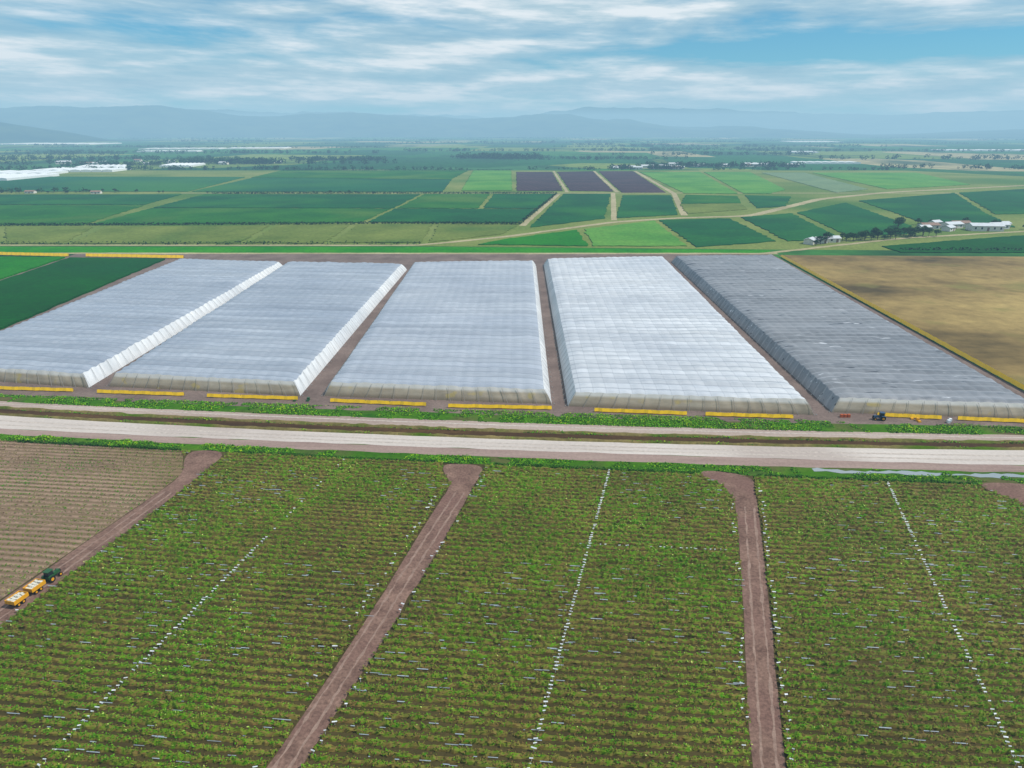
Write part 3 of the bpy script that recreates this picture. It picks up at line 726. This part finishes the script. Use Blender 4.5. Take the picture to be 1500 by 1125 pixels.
# =================================================================== BUILDINGS
WALL=plain_mat('painted_wall',C(226,222,214),0.8,0.2,0.15,0.6); ROOFW=plain_mat('sheet_roof',C(214,218,222),0.45,0.4,0.2,0.5)
ROOFR=plain_mat('rust_roof',C(150,120,104),0.7,0.3,0.3,0.5); GLASS=plain_mat('dark_glass',C(40,46,52),0.2,0.5,0.1,1)
def house_parts(L,W,H,R):
    w_=B(); w_.box(-L/2,L/2,-W/2,W/2,0,H)
    w_.face([(-L/2,-W/2,H),(-L/2,W/2,H),(-L/2,0,H+R)]); w_.face([(L/2,-W/2,H),(L/2,0,H+R),(L/2,W/2,H)])
    r_=B(); e=0.5
    for s in (-1,1):
        a=[(-L/2-e,s*(W/2+e),H-R*e/(W/2)+0.05),(L/2+e,s*(W/2+e),H-R*e/(W/2)+0.05),(L/2+e,0,H+R+0.05),(-L/2-e,0,H+R+0.05)]
        r_.face(a if s<0 else a[::-1]); r_.face([(p[0],p[1],p[2]+0.14) for p in a])
    wi=B(); n=max(2,int(L/4))
    for k in range(n):
        x=-L/2+L*(k+0.5)/n
        if k==n//2: continue
        for s in (-1,1):
            y0=s*(W/2+0.01); wi.box(x-0.6,x+0.6,min(y0,y0+s*0.06),max(y0,y0+s*0.06),H*0.38,H*0.78)
    d=B(); x=-L/2+L*(n//2+0.5)/n; d.box(x-0.8,x+0.8,-W/2-0.09,-W/2-0.01,0,H*0.75)
    return w_,r_,wi,d
KINDS=[]
for (L,W,H,R) in ((14,8,3.2,1.4),(22,10,3.8,1.6),(8,6,2.8,1.2)):
    w_,r_,wi,d=house_parts(L,W,H,R); KINDS.append((w_.mesh('walls',WALL),r_.mesh('roof',ROOFW),wi.mesh('windows',GLASS),d.mesh('door',ROOFR)))
w_,r_,wi,d=house_parts(13,8,3.0,1.4); KINDS.append((w_.mesh('walls',WALL),r_.mesh('roof',ROOFR),wi.mesh('windows',GLASS),d.mesh('door',ROOFR)))
def house(x,y,k,rot=0,name='farm_building',s=1.0):
    e=empty(name,(x,y,0),rot); e.scale=(s,s,s)
    for me,nm in zip(KINDS[k],('walls','roof','windows','door')): obj(nm,me,e)
for a in ((314,524,3,.1),(334,528,0,.3),(350,514,1,-.1),(330,543,2,.4),(322,512,2,.6),(366,524,0,.15),(345,536,3,0),(378,535,2,.2),(203,455,2,.3),(213,459,2,.1),(195,451,2,.9),(305,514,2,.2)): house(*a)
for k in range(16): house(random.uniform(195,330),random.uniform(1345,1400),random.choice((0,1,2,3)),random.uniform(-.3,.3),'village_house',1.2)
for k in range(14): house(random.uniform(330,600),random.uniform(1420,1480),random.choice((0,1,2,3)),random.uniform(-.3,.3),'village_house',1.2)
for k in range(16): house(random.uniform(-1000,-480),random.uniform(1520,1700),random.choice((0,1,2,3)),random.uniform(-.3,.3),'village_house',1.3)
for k in range(8): house(random.uniform(-1000,-450),random.uniform(824,842),random.choice((0,2,3)),random.uniform(-.2,.2),'village_house',0.8)
FARW=plain_mat('remote_greenhouse_film',C(228,232,234,0.9),0.5,0.4,0.12,0.02)
def far_gh(poly,H=4.5,nb=8):
    q=[np.array(p,float) for p in poly]; V=[];F=[]
    for k in range(nb):
        for f,hh in ((k/nb+0.004,H*0.8),((k+0.5)/nb,H),((k+1)/nb-0.004,H*0.8)):
            a=q[0]+(q[1]-q[0])*f; b_=q[3]+(q[2]-q[3])*f
            V+=[(a[0],a[1],0),(a[0],a[1],hh),(b_[0],b_[1],hh),(b_[0],b_[1],0)]
        n=len(V)-12
        for j in (0,4): F+=[(n+j,n+j+4,n+j+5,n+j+1),(n+j+1,n+j+5,n+j+6,n+j+2),(n+j+2,n+j+6,n+j+7,n+j+3)]
        F+=[(n,n+1,n+2,n+3),(n+8,n+11,n+10,n+9)]
    obj('remote_greenhouse',pymesh('remote_greenhouse',V,F,FARW))
for pl in ([(-1150,1010),(-860,1020),(-860,1120),(-1150,1120)],[(-850,1030),(-735,1035),(-730,1150),(-860,1150)],[(-990,1160),(-760,1160),(-770,1240),(-1000,1240)],
           [(-850,1250),(-705,1260),(-712,1340),(-850,1340)],[(-830,1350),(-730,1350),(-780,1450),(-860,1440)],
           [(-700,1420),(-640,1420),(-650,1520),(-720,1520)],
           [(-1400,2700),(-1120,2760),(-1120,2840),(-1400,2800)],[(-1100,2780),(-900,2850),(-900,2950),(-1120,2880)],[(-1250,2400),(-1060,2420),(-1060,2480),(-1250,2460)],
           [(1650,4250),(1950,4250),(1980,4550),(1680,4550)],[(900,2300),(980,2300),(990,2380),(910,2380)],[(1500,2500),(1900,2500),(1900,2590),(1500,2590)],
           [(620,1560),(760,1560),(760,1600),(620,1600)],[(-2600,3600),(-2100,3600),(-2100,3900),(-2600,3900)]): far_gh(pl)

# =================================================================== MOUNTAINS
m,nt,bs=newmat('mountain_forest',0.95,0.05)
n1=noise(nt,pos(nt),0.004,4,0.6); nt.links.new(ramp(nt,n1,[(0.35,C(30,48,34)),(0.65,C(64,78,54))]),bs.inputs['Base Color'])
def mountains(name,r0,r1,a0,a1,hfun,seed,na=520,nr=40):
    A,R=np.meshgrid(np.radians(np.linspace(a0,a1,na)),np.linspace(r0,r1,nr))
    X=np.sin(A)*R;Y=np.cos(A)*R
    rd=0;amp=1;tot=0
    for k,s in enumerate((2200,1000,480,230,110)):
        v=1-np.abs(2*vnoise(X,Y,s,seed+k)-1); rd=rd+amp*v; tot+=amp; amp*=0.55
    rd/=tot
    t=(R-r0)/(r1-r0); env=np.sin(np.pi*np.clip(t,0,1))**0.9
    Z=hfun(np.degrees(A))*env*(0.30+0.95*rd)-3
    V=np.stack([X,Y,Z],2).reshape(-1,3); i,j=np.meshgrid(np.arange(nr-1),np.arange(na-1),indexing='ij'); a=(i*na+j).ravel()
    obj(name,fast_mesh(name,V,np.stack([a,a+1,a+1+na,a+na],1),m,smooth=True))
mountains('mountain_range',7400,10000,-80,80,lambda d:245+35*np.sin(d*0.15+1.0)+25*np.sin(d*.41)-160*np.clip((d-6)/16,0,1)+40*np.clip((-14-d)/12,0,1),201)
mountains('foothills',5200,6400,-80,-27,lambda d:175*np.clip((-29-d)/8,0,1)+6,301,260,24)
mountains('mountain_range',11500,14500,-80,80,lambda d:365+40*np.sin(d*0.2)-50*np.clip((d-14)/12,0,1),401)

# =================================================================== VEHICLES
YP=plain_mat('yellow_paint',C(236,168,24),0.45,0.5,0.15,2); GP=plain_mat('green_paint',C(52,88,56),0.45,0.4,0.2,2); RUB=plain_mat('tyre_rubber',C(34,34,34),0.9,0.2,0.2,3)
LOAD=plain_mat('white_produce_sacks',C(226,222,206),0.8,0.2,0.25,3); ORP=plain_mat('orange_paint',C(190,92,46),0.6,0.3,0.2,2); BLP=plain_mat('blue_paint',C(62,88,120),0.5,0.4,0.2,2)
def wheel(b,x,y,r,w_,m): 
    b.cyl((x-w_/2,y,r),(x+w_/2,y,r),r,r,m,16); b.cyl((x-w_/2-0.02,y,r),(x+w_/2+0.02,y,r),r*0.5,r*0.5,3,10)
def tractor(loc,rot,paint,s=1.0):
    e=empty('tractor',loc,rot); e.scale=(s,s,s)
    b=B(); b.box(-.36,.36,.1,1.75,.75,1.35,0,.06); b.box(-.3,.3,1.76,1.95,.7,1.2,2,.04); b.box(-.55,.55,-1.1,.09,.6,1.1,0,.05); b.cyl((.2,1.0,1.3),(.2,1.0,1.95),.04,.04,2,6)
    for s in(-1,1): b.box(s*.75-.2,s*.75+.2,-1.25,-.15,1.32,1.42,0,.02); b.box(s*.75-.2,s*.75+.2,-1.35,-1.22,.9,1.36,0,.02)
    obj('body',b.mesh('body',[paint,RUB,RUB,YP]),e)
    b=B()
    for x in(-.52,.52):
        for y in(-1.0,.1): b.cyl((x,y,1.1),(x*.92,y,2.25),.04,.04,2,6)
    b.box(-.62,.62,-1.15,.25,2.25,2.37,0,.05); b.box(-.5,.5,-.98,.06,1.35,2.2,1,.04); b.box(-.25,.25,-.7,-.3,1.1,1.3,2)
    obj('cab',b.mesh('cab',[paint,GLASS,RUB]),e)
    b=B()
    for s in(-1,1): wheel(b,s*.78,-.7,.68,.36,1); wheel(b,s*.62,1.35,.42,.26,1)
    obj('wheels',b.mesh('wheels',[paint,RUB,RUB,YP]),e); return e
def trailer(loc,rot,s=1.0):
    e=empty('farm_trailer',loc,rot); e.scale=(s,s,s)
    b=B(); b.box(-.84,.84,-1.26,1.26,.75,.88,0)
    b.box(-.95,-.85,-1.35,1.35,.8,1.5,0);b.box(.85,.95,-1.35,1.35,.8,1.5,0);b.box(-.845,.845,1.27,1.35,.89,1.5,0);b.box(-.845,.845,-1.35,-1.27,.89,1.5,0)
    b.cyl((0,1.3,.7),(0,2.1,.6),.05,.05,1,6); obj('bed',b.mesh('bed',[YP,RUB]),e)
    b=B()
    for i in range(4):
        for j in range(3):
            x=-.56+.56*j+random.uniform(-.04,.04);y=-.92+.61*i+random.uniform(-.04,.04);zt=1.38+random.uniform(-.12,.16); b.box(x-.26,x+.26,y-.28,y+.28,.9,zt,0,.06)
    obj('load',b.mesh('load',LOAD),e)
    b=B()
    for s in(-1,1):
        for y in(-.55,.35): wheel(b,s*.72,y,.38,.22,1)
    obj('wheels',b.mesh('wheels',[YP,RUB,RUB,YP]),e)
hd=-math.atan2(0.225,1)
bx,by=-76.3,94.9; u=(0.2195,0.9756)
tractor((bx,by,0.05),hd,GP,0.85); trailer((bx-u[0]*3.2,by-u[1]*3.2,0.05),hd,0.95); trailer((bx-u[0]*6.4,by-u[1]*6.4,0.05),hd,0.95)
tractor((94.5,161.4,0.05),1.45,BLP,0.9)
def crates(x,y,mt,n):
    b=B()
    for k in range(n):
        xx=random.uniform(-2.2,2.2);yy=random.uniform(-.8,.8); hh=random.choice((.4,.8))
        a=(round(xx/.9)*.9,round(yy/.9)*.9)
        b.box(a[0]-.36,a[0]+.36,a[1]-.36,a[1]+.36,0.02+k*0.003,hh+k*0.003,0,.03)
    obj('crate_stack',b.mesh('crate_stack',mt),None,(x,y,0))
crates(86.5,163.2,ORP,5); crates(-58.0,174.3,GP,4); crates(-36,172.6,BLP,3); crates(104,160.9,YP,3); crates(113,160.5,WHITE,2)

scene.view_settings.view_transform='Standard'; scene.view_settings.look='None'; scene.view_settings.exposure=0
